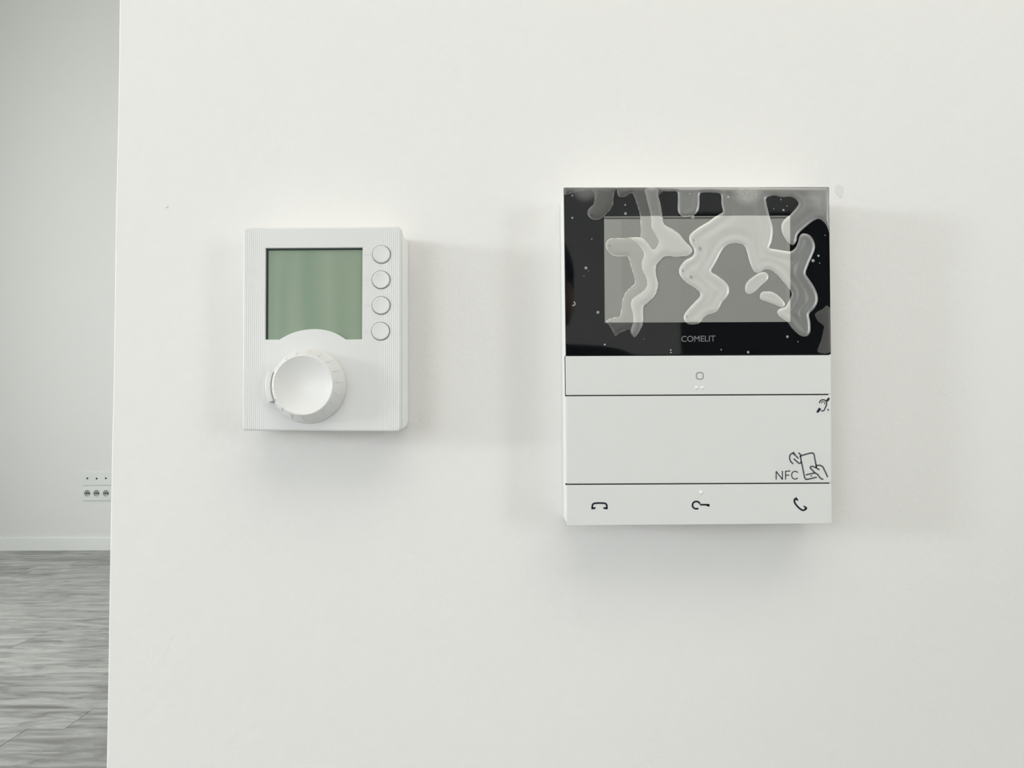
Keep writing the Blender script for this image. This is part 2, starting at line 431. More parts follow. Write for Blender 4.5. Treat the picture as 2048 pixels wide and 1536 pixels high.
# same number of points in both outlines, so the body lofts from one to the other
lcd = [TP(531.2, 496.4), TP(725, 495.2), TP(724, 678.6), TP(691.5, 678.8)]
arc = [TP(681, 671.8), TP(668, 665), TP(650, 660), TP(628, 658), TP(606, 660.2), TP(588, 664.5), TP(572, 671.3)]
lcd += spline([TP(691.5, 678.8)] + arc + [TP(558.5, 679.2)], 3, False)[1:-1] + [TP(558.5, 679.2), TP(530.4, 679)]
lcd = [p for i, p in enumerate(lcd)]
btn = [(763, 509), (762.2, 559.7), (762.4, 611), (761.4, 662.5)]
holes = [lcd] + [circle(*TP(*b), 18.3*U, 36) for b in btn]
bm = bmesh.new(); add_plate(bm, outline, -TT, -TT+.006, .0008, holes, .0003)
link('front_cover', bm, M['thermo_face'], thermo, smooth=True)
bm = bmesh.new(); add_plate(bm, offset(outline, .0004), -TT+.0055, -.0002, 0, (), 0, back=backo)
link('housing', bm, M['white_side'], thermo, smooth=True)
bm = bmesh.new(); add_plate(bm, offset(lcd, .00005), -TT+.0016, -TT+.005, 0)
link('display', bm, M['lcd_green'], thermo)
# dark strip painting the cover rim's shade on the display's left and top
bm = bmesh.new()
stroke(bm, [TP(531.6, 679), TP(532.4, 497.2), TP(725, 496)], 4.6*U, -TT+.0012, -TT+.003)
link('display_rim_shade', bm, mat('painted_rim_shade', (0.02, 0.035, 0.03), .6), thermo)
for b in btn:
    c = TP(*b); bm = bmesh.new(); r0 = 17.4*U
    lathe(bm, [(0, -TT-.0005), (r0*.55, -TT-.00055), (r0*.9, -TT-.0007), (r0, -TT-.00035), (r0, -TT+.004)], c[0], c[1], 40)
    o = link('button', bm, M['white'], thermo, smooth=True)
    bm = bmesh.new(); stroke(bm, [TP(727.5, b[1]+.5), TP(743.5, b[1]+.5)], .9*U, -TT-.00004, -TT+.0002)
    link('button_mark', bm, M['faint'], o)
# dial
KB = TP(617, 770.8)
KTOP = -TT-.0105
kt = TP(606, 771, KTOP)
kc = ((KB[0]+kt[0])/2, (KB[1]+kt[1])/2)
uT = (P(607, 771, KTOP)[0]-P(606, 771, KTOP)[0])
rb, rt = 75*U, 61*uT
bm = bmesh.new()
prof = [(0, KTOP+.0034)] + [(rt*.93*s, KTOP+.0034-.0032*s**2.0) for s in (.15, .3, .45, .6, .75, .88, 1)] + \
       [(rt*.965, KTOP), (rt*.99, KTOP+.00015), (rt, KTOP+.0006), (rt+(rb-rt)*.12, KTOP+.0025), (rb*.985, -TT-.0012), (rb, -TT-.0006), (rb, -TT)]
lathe(bm, prof, kc[0], kc[1], 96)
dial = link('dial', bm, M['knob'], thermo, smooth=True)
nr = 18
for k in range(nr):
    a = 2*pi*k/nr + .1
    # a low moulded ridge lying on the skirt
    bm = bmesh.new()
    r0, y0 = rt+(rb-rt)*.18, KTOP+.0031; r1, y1 = rb*.93, -TT-.0023
    d = Vector((cos(a), sin(a))); s = Vector((-sin(a), cos(a)))
    vv = []
    for (r, yy) in ((r0, y0), (r1, y1)):
        for (w, h) in ((-.0005, .0005), (-.00022, -.0005), (.00022, -.0005), (.0005, .0005)):
            p = Vector(kc) + d*(r - h*.9) + s*w
            vv.append(bm.verts.new((p.x, yy + h*.4, p.y)))
    for i in range(3): bm.faces.new((vv[i], vv[i+1], vv[i+5], vv[i+4]))
    bm.faces.new(vv[:4]); bm.faces.new(vv[4:])
    link('grip_ridge', bm, M['knob'], dial)
# pointer lug at the left foot of the dial
bm = bmesh.new()
lug = []
for k in range(9): a = radians(158 + 46*k/8); lug.append((kc[0]-1*U + 81.5*U*cos(a), kc[1] + 81.5*U*sin(a)))
for k in range(9): a = radians(204 - 46*k/8); lug.append((kc[0] + 72*U*cos(a), kc[1] + 72*U*sin(a)))
add_plate(bm, lug, -TT-.0034, -TT, .0004)
link('pointer', bm, M['knob'], dial, smooth=True)

# ------------------------------------------------------------------ video intercom
TI = 0.029
ix, iz = P(1396, 712, -TI)
icom = thing('video_intercom', 'white video door intercom with black glass screen under a bubbled protective film', 'intercom', (ix, 0, iz))
def IP(px, py, y=-TI): a = P(px, py, y); return (a[0]-ix, a[1]-iz)
V_ = IP(1401, 700)[0] - IP(1400, 700)[0]
full = [IP(1127.3, 374.5), IP(1658.5, 373.6), IP(1664, 1047.3), IP(1134, 1051.3)]
body_o = round_poly(offset(full, .0002), 1.5*V_, 3)
bm = bmesh.new(); add_plate(bm, body_o, -TI+.0022, -.0002, .0002)
link('housing', bm, M['white_side'], icom, smooth=True)
def panel(name, quad, m, yf=-TI, r=1.5, ch=.00025):
    bm = bmesh.new(); add_plate(bm, round_poly([IP(*q) for q in quad], r*V_, 3), yf, -TI+.0023, ch)
    return link(name, bm, m, icom, smooth=True)
glass = panel('glass_panel', [(1127.5, 374.8), (1658.3, 373.9), (1662.2, 708.6), (1131.6, 711)], M['glass'])
strip = panel('touch_strip', [(1131, 712.3), (1662.2, 710.2), (1662.6, 787.8), (1132, 790.2)], M['panel'])
mid_p = panel('speaker_panel', [(1132, 792.5), (1662.6, 790.2), (1663.2, 965.2), (1133.2, 967.6)], M['panel'])
keys = panel('key_panel', [(1133.2, 970.2), (1663.2, 967.6), (1664, 1047.2), (1134, 1051.2)], M['panel'])
# dark seams between the panels
for a, b in (((1131, 791.4), (1659, 789)), ((1131.5, 968.9), (1661, 966.4)), ((1131.5, 711.7), (1661, 709.4)), ((1131.2, 712), (1132.2, 790.5))):
    bm = bmesh.new(); stroke(bm, [IP(*a), IP(*b)], 3.0*V_, -TI+.0014, -TI+.0024)
    link('seam', bm, M['groove'], icom)

YG = -TI
# display behind the glass (printed flush with its face)
def flat(name, quad, m, yf, yb, parent, r=0):
    bm = bmesh.new(); q = [IP(*p) for p in quad]
    if r: q = round_poly(q, r*V_, 5)
    add_plate(bm, q, yf, yb, 0)
    return link(name, bm, m, parent)
disp = flat('display', [(1208, 433), (1579.5, 431.6), (1580, 643.8), (1209.5, 645.4)], M['lcd_grey'], YG-.00005, YG+.0004, glass)
flat('display_margin', [(1208.3, 439), (1242.5, 439), (1244, 645), (1209.7, 645.1)], M['lcd_grey_light'], YG-.00007, YG, disp)
flat('display_top_edge', [(1208.2, 435), (1579.5, 433.6), (1579.5, 437), (1208.2, 438.4)], M['lcd_line'], YG-.00008, YG, disp)
# protective film: a clear sheet over the glass
mf = bpy.data.materials.new('clear_film'); mf.use_nodes = True; nt = mf.node_tree
bb = nt.nodes.new('ShaderNodeBsdfGlossy'); bb.inputs['Roughness'].default_value = .03
tr = nt.nodes.new('ShaderNodeBsdfTransparent'); mx = nt.nodes.new('ShaderNodeMixShader'); mx.inputs[0].default_value = .018
nt.links.new(tr.outputs[0], mx.inputs[1]); nt.links.new(bb.outputs[0], mx.inputs[2]); nt.links.new(mx.outputs[0], nt.nodes['Material Output'].inputs[0])
film = flat('protective_film', [(1128.2, 375.4), (1657.6, 374.6), (1661.4, 708), (1132.2, 710.4)], mf, YG-.00013, YG-.00010, icom)

# air bubbles, outlines measured on an enlargement of the screen
def Z(u, v): return (1100 + u/3.4133, 350 + v/3.4133)
LQ = [(1208, 433), (1579.5, 431.6), (1580, 643.8), (1209.5, 645.4)]
A_out = [(95,88),(95,135),(150,125),(200,112),(250,106),(298,110),(305,150),(295,200),(265,232),(255,265),(275,295),(310,307),(350,295),(400,250),(430,205),(432,160),(440,115),(455,98),(462,130),(475,150),(510,148),(545,128),(565,127),(585,180),(605,240),(615,290),(617,350),(617,420),(590,425),(540,427),(490,433),(440,430),(400,440),(382,470),(385,505),(410,535),(440,553),(490,556),(530,558),(545,600),(560,650),(578,720),(575,745),(540,775),(510,810),(492,860),(485,920),(475,965),(440,972),(400,985),(380,1005),(400,1020),(425,1060),(445,1098),(470,1080),(505,1065),(545,1055),(550,1080),(575,1108),(600,1085),(625,1040),(637,1000),(637,905),(660,880),(700,845),(728,800),(737,740),(728,700),(722,640),(735,605),(775,565),(800,556),(850,562),(900,560),(948,550),(970,522),(962,495),(930,460),(880,400),(830,365),(778,335),(770,290),(755,200),(740,140),(735,88)]
A_in = [(735,92),(650,92),(655,150),(675,230),(690,300),(692,360),(720,410),(742,450),(730,490),(703,512),(675,480),(640,440),(610,428),(570,432),(556,440),(600,475),(635,520),(640,555),(625,600),(630,650),(655,700),(662,750),(640,790),(590,825),(560,850),(552,890),(565,950),(568,1000),(552,1060),(575,1104),(600,1083),(622,1040),(634,1000),(634,905),(657,880),(697,843),(724,800),(733,740),(724,700),(718,640),(731,605),(772,562),(800,552),(850,558),(900,556),(945,546),(966,522),(958,497),(928,464),(878,404),(828,369),(774,337),(766,290),(751,200),(737,140)]
B_out = [(745,88),(745,101),(790,112),(850,112),(870,122),(872,170),(872,240),(885,270),(910,287),(945,285),(985,272),(1010,245),(1020,200),(1020,140),(1035,122),(1090,120),(1150,125),(1168,145),(1170,200),(1180,250),(1150,272),(1120,290),(1080,320),(1020,355),(962,400),(949,430),(957,465),(978,500),(984,530),(966,560),(925,582),(895,615),(880,650),(890,690),(930,735),(985,770),(1020,800),(1022,830),(985,870),(935,925),(914,960),(918,995),(945,1018),(985,1020),(1020,1012),(1045,980),(1075,955),(1110,945),(1145,925),(1175,870),(1205,835),(1222,800),(1218,760),(1190,725),(1145,690),(1100,660),(1115,625),(1140,580),(1165,530),(1195,490),(1240,468),(1290,468),(1325,485),(1345,530),(1360,590),(1380,640),(1400,665),(1430,665),(1460,648),(1490,645),(1530,665),(1575,710),(1620,765),(1642,790),(1648,820),(1630,860),(1605,900),(1565,915),(1550,940),(1570,970),(1620,1005),(1650,1045),(1700,1092),(1740,1103),(1765,1090),(1777,1060),(1775,1000),(1768,950),(1800,915),(1825,870),(1825,820),(1800,760),(1760,700),(1745,670),(1760,620),(1790,550),(1808,500),(1800,450),(1770,410),(1725,400),(1702,420),(1692,460),(1672,500),(1640,522),(1600,518),(1540,508),(1497,498),(1510,460),(1520,400),(1518,350),(1500,290),(1485,230),(1475,180),(1480,155),(1530,140),(1580,152),(1650,150),(1695,190),(1680,225),(1640,270),(1600,305),(1580,340),(1580,380),(1600,430),(1630,465),(1660,478),(1682,450),(1692,405),(1750,350),(1800,312),(1840,302),(1880,335),(1897,372),(1903,372),(1898,88)]
CORNER = [(1911,905),(1860,915),(1815,940),(1808,960),(1830,1000),(1868,1030),(1865,1060),(1850,1130),(1830,1180),(1830,1212),(1915,1212)]
CAP1 = [(1330,770),(1345,730),(1385,695),(1430,668),(1470,665),(1490,690),(1480,720),(1440,755),(1400,795),(1365,813),(1338,803)]
CAP2 = [(1432,830),(1445,800),(1490,795),(1530,805),(1570,835),(1598,868),(1602,890),(1580,903),(1540,888),(1480,865),(1440,850)]

def seg_dist(Q, poly):
    Q = np.asarray(Q); P0 = np.asarray(poly); P1 = np.roll(P0, -1, 0); best = np.full(len(Q), 1e9)
    for a, b in zip(P0, P1):
        d = b-a; L = max(d @ d, 1e-18); t = np.clip(((Q-a) @ d)/L, 0, 1)[:, None]
        best = np.minimum(best, np.linalg.norm(Q-(a+t*d), axis=1))
    return best
def clampg(p):
    v = min(max(p[1], 375.6), 707.6); t = (v-375)/334
    return (min(max(p[0], 1128.6+4*t), 1657.2+3.8*t), v)
def bubble(zpts, mats, y0, hmax, wrise, rimless=False, step=3.2, k=3, dish=False):
    loop_px = [clampg(p) for p in spline([Z(*p) for p in zpts], k)]
    loop_px = [p for i, p in enumerate(loop_px) if math.dist(p, loop_px[i-1]) > .25]
    x0 = min(p[0] for p in loop_px); x1 = max(p[0] for p in loop_px); q0 = min(p[1] for p in loop_px); q1 = max(p[1] for p in loop_px)
    grid = []
    yy = q0; row = 0
    while yy < q1:
        xx = x0 + (step/2 if row % 2 else 0)
        while xx < x1:
            if inside((xx, yy), loop_px): grid.append((xx, yy))
            xx += step
        yy += step*.866; row += 1
    d = seg_dist(grid, loop_px)
    grid = [g for g, e in zip(grid, d) if e > step*.45]
    # points along the display edge so that the milky tone changes exactly there
    def edge(a, b):
        n = int(math.dist(a, b)/step); return [(a[0]+(b[0]-a[0])*i/n, a[1]+(b[1]-a[1])*i/n) for i in range(n+1)]
    if len(mats) > 1:
        eg = [p for i in range(4) for p in edge(LQ[i], LQ[(i+1) % 4])]
        eg = [p for p in eg if inside(p, loop_px)]
        if eg:
            dd = seg_dist(eg, loop_px); eg = [p for p, e in zip(eg, dd) if e > 1]
            dg = seg_dist(grid, LQ); grid = [g for g, e in zip(grid, dg) if e > step*.6] + eg
    S = .01
    ring = [p for p in offset(loop_px, 1.25) if inside(p, loop_px)]
    dr = seg_dist(ring, loop_px); ring = [p for p, e in zip(ring, dr) if e > 1.0]
    V, T = cdt([[(a*S, b*S) for a, b in loop_px]], [(a*S, b*S) for a, b in grid + ring])
    px = [(a/S, b/S) for a, b in V]
    dist = seg_dist(px, loop_px)
    bm = bmesh.new(); vv = []
    for p, e in zip(px, dist):
        t = min(1, e/wrise); h = hmax*(1-(1-t)**2)
        if dish:                                  # a rounded rim, a valley just inside it, then a gentle dome
            tr_ = min(1, e/7.5); h = hmax*((1-(1-tr_)**2) - .50*math.exp(-((e-wrise)/(wrise*.46))**2) + .25*min(1, e/60))
            h = max(h, .08*hmax)
        x, z = IP(*p); vv.append(bm.verts.new((x, y0-h, z)))
    lp = set()
    for f in T:
        c = (sum(px[i][0] for i in f)/3, sum(px[i][1] for i in f)/3)
        if not inside(c, loop_px): continue
        try: fa = bm.faces.new([vv[i] for i in f])
        except ValueError: continue
        onb = not inside(c, LQ)
        fa.material_index = (1 if onb else 0) if rimless or min(dist[i] for i in f) > .01 or max(dist[i] for i in f) > 1.8 else (3 if onb else 2)
        fa.normal_update()
        if fa.normal.y > 0: fa.normal_flip()
    for v in [v for v in bm.verts if not v.link_faces]: bm.verts.remove(v)
    me = bpy.data.meshes.new('air_bubble')
    for f in bm.faces: f.smooth = True
    bm.to_mesh(me); bm.free()
    for m in list(mats) + [M['rim_lcd'], M['rim_bezel']]: me.materials.append(m)
    o = bpy.data.objects.new('air_bubble', me); C.objects.link(o); o.parent = film
    return o
yb_ = YG-.00016
bubble(A_out, [M['air_lcd_dim'], M['air_bezel_dim']], yb_, .00035, 13)
bubble(A_in, [M['air_lcd'], M['air_bezel']], yb_-.00037, .0004, 13)
bubble(B_out, [M['air_lcd'], M['air_bezel']], yb_, .00050, 17, dish=True)
bubble(CAP1, [M['air_lcd'], M['air_bezel']], yb_, .00038, 10.5, dish=True)
bubble(CAP2, [M['air_lcd'], M['air_bezel']], yb_, .00038, 10.5, dish=True)
bubble(CORNER, [M['air_corner']]*2, yb_, .0001, 6, rimless=True, k=2)

# spots where the film touches the glass inside a bubble, and the pale right margin of the display
for u, v, w_, h_, an in [(978,447,7,20,-28),(1022,503,14,27,-30),(905,655,10,20,-25),(962,697,14,25,-40),(932,968,8,18,-10),(404,485,6,11,-35),(283,272,8,14,-50),(700,238,4,4,0)]:
    bm = bmesh.new(); q = []
    for k in range(14):
        a = 2*pi*k/14; dx, dy = w_/2*cos(a), h_/2*sin(a); r_ = radians(an)
        q.append(IP(*Z(u + dx*cos(r_) - dy*sin(r_), v + dx*sin(r_) + dy*cos(r_))))
    y1 = YG - (.00075 if u > 850 else .00100)
    add_plate(bm, q, y1, y1+.00008)
    link('contact_spot', bm, M['spot'] if u > 850 else M['ink_grey'], film)
flat('display_margin', [(1571.5, 439), (1579.3, 439), (1579.8, 643.6), (1572.3, 643.8)], M['lcd_grey_light'], YG-.00007, YG, disp)

# reflected flare painted along the glass top as milky patches that thin outwards
def flare_mat(name, dens, rad):
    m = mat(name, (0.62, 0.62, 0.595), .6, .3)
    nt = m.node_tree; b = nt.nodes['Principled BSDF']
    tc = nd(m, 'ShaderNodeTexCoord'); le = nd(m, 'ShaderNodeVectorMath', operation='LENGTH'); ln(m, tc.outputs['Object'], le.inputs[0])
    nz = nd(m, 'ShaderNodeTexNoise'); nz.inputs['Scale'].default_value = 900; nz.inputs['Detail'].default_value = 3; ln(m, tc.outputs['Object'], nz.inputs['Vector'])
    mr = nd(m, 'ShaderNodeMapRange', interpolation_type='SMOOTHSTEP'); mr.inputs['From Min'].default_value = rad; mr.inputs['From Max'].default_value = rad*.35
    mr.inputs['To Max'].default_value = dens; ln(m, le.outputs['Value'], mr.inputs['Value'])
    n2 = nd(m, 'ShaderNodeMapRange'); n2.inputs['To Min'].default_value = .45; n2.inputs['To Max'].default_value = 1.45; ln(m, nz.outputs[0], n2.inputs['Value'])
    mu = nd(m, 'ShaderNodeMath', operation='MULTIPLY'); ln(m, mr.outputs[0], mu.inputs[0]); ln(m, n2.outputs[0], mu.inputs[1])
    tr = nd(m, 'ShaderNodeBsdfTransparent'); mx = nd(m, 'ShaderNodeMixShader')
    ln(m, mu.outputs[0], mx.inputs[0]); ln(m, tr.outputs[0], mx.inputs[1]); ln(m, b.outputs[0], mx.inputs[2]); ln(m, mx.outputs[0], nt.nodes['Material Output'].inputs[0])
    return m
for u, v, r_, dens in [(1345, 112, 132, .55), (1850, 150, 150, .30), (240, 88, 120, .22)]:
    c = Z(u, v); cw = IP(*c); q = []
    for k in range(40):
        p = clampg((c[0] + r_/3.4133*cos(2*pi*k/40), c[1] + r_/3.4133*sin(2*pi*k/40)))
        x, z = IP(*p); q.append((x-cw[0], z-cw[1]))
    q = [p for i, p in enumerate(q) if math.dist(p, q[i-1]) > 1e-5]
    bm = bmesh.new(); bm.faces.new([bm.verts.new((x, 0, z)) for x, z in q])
    link('painted_flare', bm, flare_mat('flare_paint', dens, r_/3.4133*V_), film, (cw[0], YG-.00115, cw[1]))

# dust specks under the film
def zc(u, v): return Z(u, v)
specks = [(245,635,10),(327,938,10),(515,264,9),(513,205,6),(152,141,6),(152,293,7),(555,370,6),(285,437,4),(231,688,3),(975,287,13),(1795,585,11),(1832,552,8),(1840,602,4),(1593,240,8),(1617,213,4),(1527,232,4),(1575,168,5),(824,1195,6),(1355,920,6),(1620,1104,9),(1352,1210,9),(1258,833,4),(470,776,4),(416,748,3),(1180,586,4),(1877,412,4),(1692,1138,4),(1168,1193,5),(264,655,3),(640,1120,3)]
for u, v, r_ in specks:
    c = IP(*zc(u, v)); bm = bmesh.new(); rr = r_/3.4133*V_
    lathe(bm, [(0, yb_-.00012), (rr*.6, yb_-.0001), (rr, yb_)], c[0], c[1], 14)
    link('dust_speck', bm, M['dust'], film, smooth=True)
for u, v, r_, m in [(1215,152,6,'led'),(952,130,4,'led'),(373,1158,5,'led'),(824,1212,4,'led'),(1635,93,3,'led')]:  # glints painted as small white raised specks
    c = IP(*zc(u, v)); bm = bmesh.new(); rr = r_/3.4133*V_
    lathe(bm, [(0, yb_-.00062), (rr*.6, yb_-.0006), (rr, yb_-.0003), (rr, yb_)], c[0], c[1], 12)
    link('glint_speck', bm, M[m], film, smooth=True)
# crescent bubble at the left
c = zc(158, 879); bm = bmesh.new()
stroke(bm, [IP(c[0]+3.6*cos(a), c[1]+3.6*sin(a)) for a in [radians(-80+20*i) for i in range(11)]], 2.6*V_, yb_-.0001, yb_)
link('dust_speck', bm, M['dust'], film)

# lettering: the maker's name on the glass and NFC on the sticker, from the built-in font
def text(name, s, quad, m, yf, parent, bold=0.0):
    cu = bpy.data.curves.new(name, 'FONT'); cu.body = s; cu.size = 1; cu.offset = bold; cu.fill_mode = 'FRONT'
    to = bpy.data.objects.new(name, cu); C.objects.link(to)
    dg = bpy.context.evaluated_depsgraph_get(); dg.update()
    me = bpy.data.meshes.new_from_object(to.evaluated_get(dg)); C.objects.unlink(to); bpy.data.objects.remove(to)
    xs = [v.co.x for v in me.vertices]; zs = [v.co.y for v in me.vertices]
    (x0, y0), (x1, y1), (xb, ybb) = quad            # px: bottom-left, bottom-right, top-left
    for v in me.vertices:
        a = (v.co.x-min(xs))/(max(xs)-min(xs)); b = (v.co.y-min(zs))/(max(zs)-min(zs))
        q = IP(x0+(x1-x0)*a+(xb-x0)*b, y0+(y1-y0)*a+(ybb-y0)*b)
        v.co = (q[0], yf, q[1])
    me.materials.clear(); me.materials.append(m)
    for p in me.polygons: p.material_index = 0
    o = bpy.data.objects.new(name, me); C.objects.link(o); o.parent = parent
    return o
text('logo', 'COMELIT', ((1362.5, 684), (1430.5, 683), (1362.5, 672)), M['logo'], YG-.00018, glass, .012)

# ------- symbols printed on the white panels
YP = -TI-.00006
def icon(name, parent, m, strokes, w, fills=()):
    bm = bmesh.new()
    for s in strokes:
        closed = s[0] == 'c'; pts = s[1]; ww = (s[2] if len(s) > 2 else w)*1.12
        stroke(bm, [IP(*p) for p in pts], ww*V_, YP, YP+.00008, closed)
    for f in fills:
        add_plate(bm, [IP(*p) for p in f], YP, YP+.00008)
    return link(name, bm, m, parent)
def zz(pts, ox=1100, oy=700, s=3.4133): return [(ox+u/s, oy+v/s) for u, v in pts]
# rounded square of the home touch key
bm = bmesh.new()
stroke(bm, round_poly([IP(1392.9, 745.2), IP(1406.3, 745.2), IP(1406.3, 758.3), IP(1392.9, 758.3)], 4.6*V_, 6), 2.6*V_, YP, YP+.00008, True)
link('home_symbol', bm, M['ink_pale'], strip)
def bead(name, px, py, r, parent):
    c = IP(px, py); bm = bmesh.new(); r = r*V_
    lathe(bm, [(0, -TI-r*.55), (r*.5, -TI-r*.48), (r*.85, -TI-r*.25), (r, -TI)], c[0], c[1], 18)
    link(name, bm, M['led'], parent, smooth=True)
bead('indicator_light', 1392.8, 775.6, 3.6, strip); bead('indicator_light', 1405, 775.4, 3.6, strip)
bead('tactile_dot', 1402, 985, 4.0, keys)
# bottom keys: hang up, door key, answer
s6 = lambda pts: zz(pts, 1100, 960, 5.12)
icon('hang_up_symbol', keys, M['ink'], [('o', s6(spline([(432,292),(434,262),(442,246),(462,238),(508,236),(556,238),(574,246),(581,262),(582,292)], 3, False)))], 3.1,
     [s6([(424,300),(424,282),(450,278),(468,280),(468,290),(455,299)]), s6([(590,300),(590,282),(562,278),(545,280),(545,290),(558,299)])])
icon('door_key_symbol', keys, M['ink'], [('o', s6([(1498+39*cos(radians(a)), 257+38*sin(radians(a))) for a in range(58, 352, 14)])), ('o', s6([(1535,252),(1632,254)]), 2.9)], 3.0,
     [s6([(1604,250),(1633,250),(1633,273),(1604,268)])])
s5 = lambda pts: zz(pts, 1500, 780, 5.485)
icon('answer_symbol', keys, M['ink'], [('o', s5(spline([(494,1190),(486,1212),(492,1238),(516,1272),(545,1300),(575,1318),(600,1314),(618,1300)], 3, False)))], 3.2,
     [s5([(506,1172),(532,1208),(524,1216),(500,1206),(484,1200)]), s5([(632,1292),(590,1266),(584,1276),(602,1296),(608,1314)])])
# hearing loop sticker
st = flat('hearing_loop_sticker', [(1631, 794.5), (1660.5, 794.3), (1661, 826.5), (1631.5, 826.7)], M['sticker'], -TI-.00004, -TI+.0001, mid_p)
YP = -TI-.00010
ear = spline([(762,145),(768,122),(790,108),(818,110),(838,132),(838,165),(824,195),(812,222),(796,230),(780,226)], 3, False)
ear2 = spline([(782,146),(788,130),(803,126),(818,136),(820,160)], 3, False)
icon('hearing_loop_symbol', st, M['ink'], [('o', s5(ear), 1.9), ('o', s5(ear2), 1.2)], 1.8,
     [s5([(832,116),(858,82),(874,88),(870,108),(850,130)]), s5([(730,250),(728,238),(756,192),(782,210),(752,246)]), s5([(846,210),(866,208),(857,234)])])
# contactless sticker with its phone-in-hand drawing
st = flat('contactless_sticker', [(1547, 903.6), (1660, 902.4), (1661, 962.6), (1547.5, 963.6)], M['sticker'], -TI-.00004, -TI+.0001, mid_p)
g = []
g.append(('o', s5(spline([(474,810),(448,786),(434,750),(440,712),(472,688)], 3, False) + [(500,720),(532,752)])))
g.append(('o', s5([(478,752),(510,782),(540,806),(556,800),(560,784)])))
g.append(('o', s5([(532,688),(556,712),(548,736)])))
g.append(('o', s5([(730,820),(708,704)][:1] + [(728,852),(712,760),(702,706),(690,692),(660,692),(566,718),(554,728),(556,750),(600,965),(612,980),(640,978),(732,956)])))
g.append(('o', s5([(612,932),(650,922),(712,910)])))
g.append(('o', s5([(732,826),(770,826),(798,842),(822,890),(852,956)])))
g.append(('o', s5([(762,876),(722,852),(690,838),(668,838),(660,852),(672,868),(712,908),(742,926),(764,958),(784,976),(804,978)])))
icon('contactless_symbol', st, M['ink_grey'], g, 2.5, [s5([(672+9*cos(a*pi/4), 942+9*sin(a*pi/4)) for a in range(8)])])
icon('contactless_lettering', st, M['ink_grey'], [('o', s5([(287,982),(287,892)])), ('o', s5([(287,892),(355,982)])), ('o', s5([(355,982),(355,886)])),
     ('o', s5([(389,982),(389,888)])), ('o', s5([(389,892),(442,888)])), ('o', s5([(389,936),(432,933)])),
     ('o', s5([(494+38*cos(radians(a)), 934+43*sin(radians(a))) for a in range(40, 321, 14)]))], 2.0)

# ------------------------------------------------------------------ small marks on the partition: a scuff by the intercom, a paint pimple
bm = bmesh.new(); q = [(1670,371),(1678,369),(1686,372),(1687,380),(1684,388),(1682,397),(1676,390),(1671,384)]
add_plate(bm, [P(a, b, -.0002) for a, b in q], -.00018, .0001, .00008)
link('scuff_mark', bm, mat('scuffed_paint', (0.74, 0.74, 0.725), .6), part)
bm = bmesh.new(); c = P(333, 413, 0); lathe(bm, [(0, -.0006), (.0007, -.0004), (.0011, 0)], c[0], c[1], 14)
link('paint_pimple', bm, M['wall'], part, smooth=True)

# ------------------------------------------------------------------ the photographer, kneeling behind the camera, mirrored dark in the black glass
M['cloth'] = mat('black_cloth', (0.010, 0.010, 0.012), 0.85, 0.2)
M['skin'] = mat('skin', (0.46, 0.29, 0.22), 0.5, 0.4)
M['hair'] = mat('dark_hair', (0.008, 0.006, 0.005), 0.5, 0.4)
M['shoe'] = mat('dark_shoe', (0.02, 0.02, 0.02), 0.6)
def skinned(nodes, edges, root, sub=2):
    """grow one continuous skin over a skeleton: nodes {name: (x, y, z, radius)}"""
    keys = list(nodes); me = bpy.data.meshes.new('skeleton')
    me.from_pydata([nodes[k][:3] for k in keys], [(keys.index(a), keys.index(b)) for a, b in edges], [])
    o = bpy.data.objects.new('skeleton', me); C.objects.link(o)
    md = o.modifiers.new('s', 'SKIN'); md.use_smooth_shade = True
    for i, k in enumerate(keys):
        v = me.skin_vertices[0].data[i]; r = nodes[k][3]; v.radius = (r if isinstance(r, tuple) else (r, r)); v.use_root = (k == root)
    ms = o.modifiers.new('d', 'SUBSURF'); ms.levels = sub; ms.render_levels = sub
    dg = bpy.context.evaluated_depsgraph_get(); dg.update()
    out = bpy.data.meshes.new_from_object(o.evaluated_get(dg)); C.objects.unlink(o); bpy.data.objects.remove(o)
    return out
N = {'pelvis': (0, -.90, .60, .125), 'belly': (0, -.91, .72, .115), 'chest': (0, -.90, .88, .135), 'upper_chest': (0, -.865, 1.09, .12),
     'neck_low': (.005, -.825, 1.18, .066), 'neck': (.012, -.79, 1.195, .054), 'skull': (.015, -.755, 1.25, .072), 'crown': (.015, -.765, 1.315, .078), 'top': (.015, -.775, 1.355, .05),
     'jaw': (.015, -.728, 1.205, .046)}
E = [('pelvis','belly'),('belly','chest'),('chest','upper_chest'),('upper_chest','neck_low'),('neck_low','neck'),('neck','skull'),('skull','crown'),('crown','top'),('skull','jaw')]
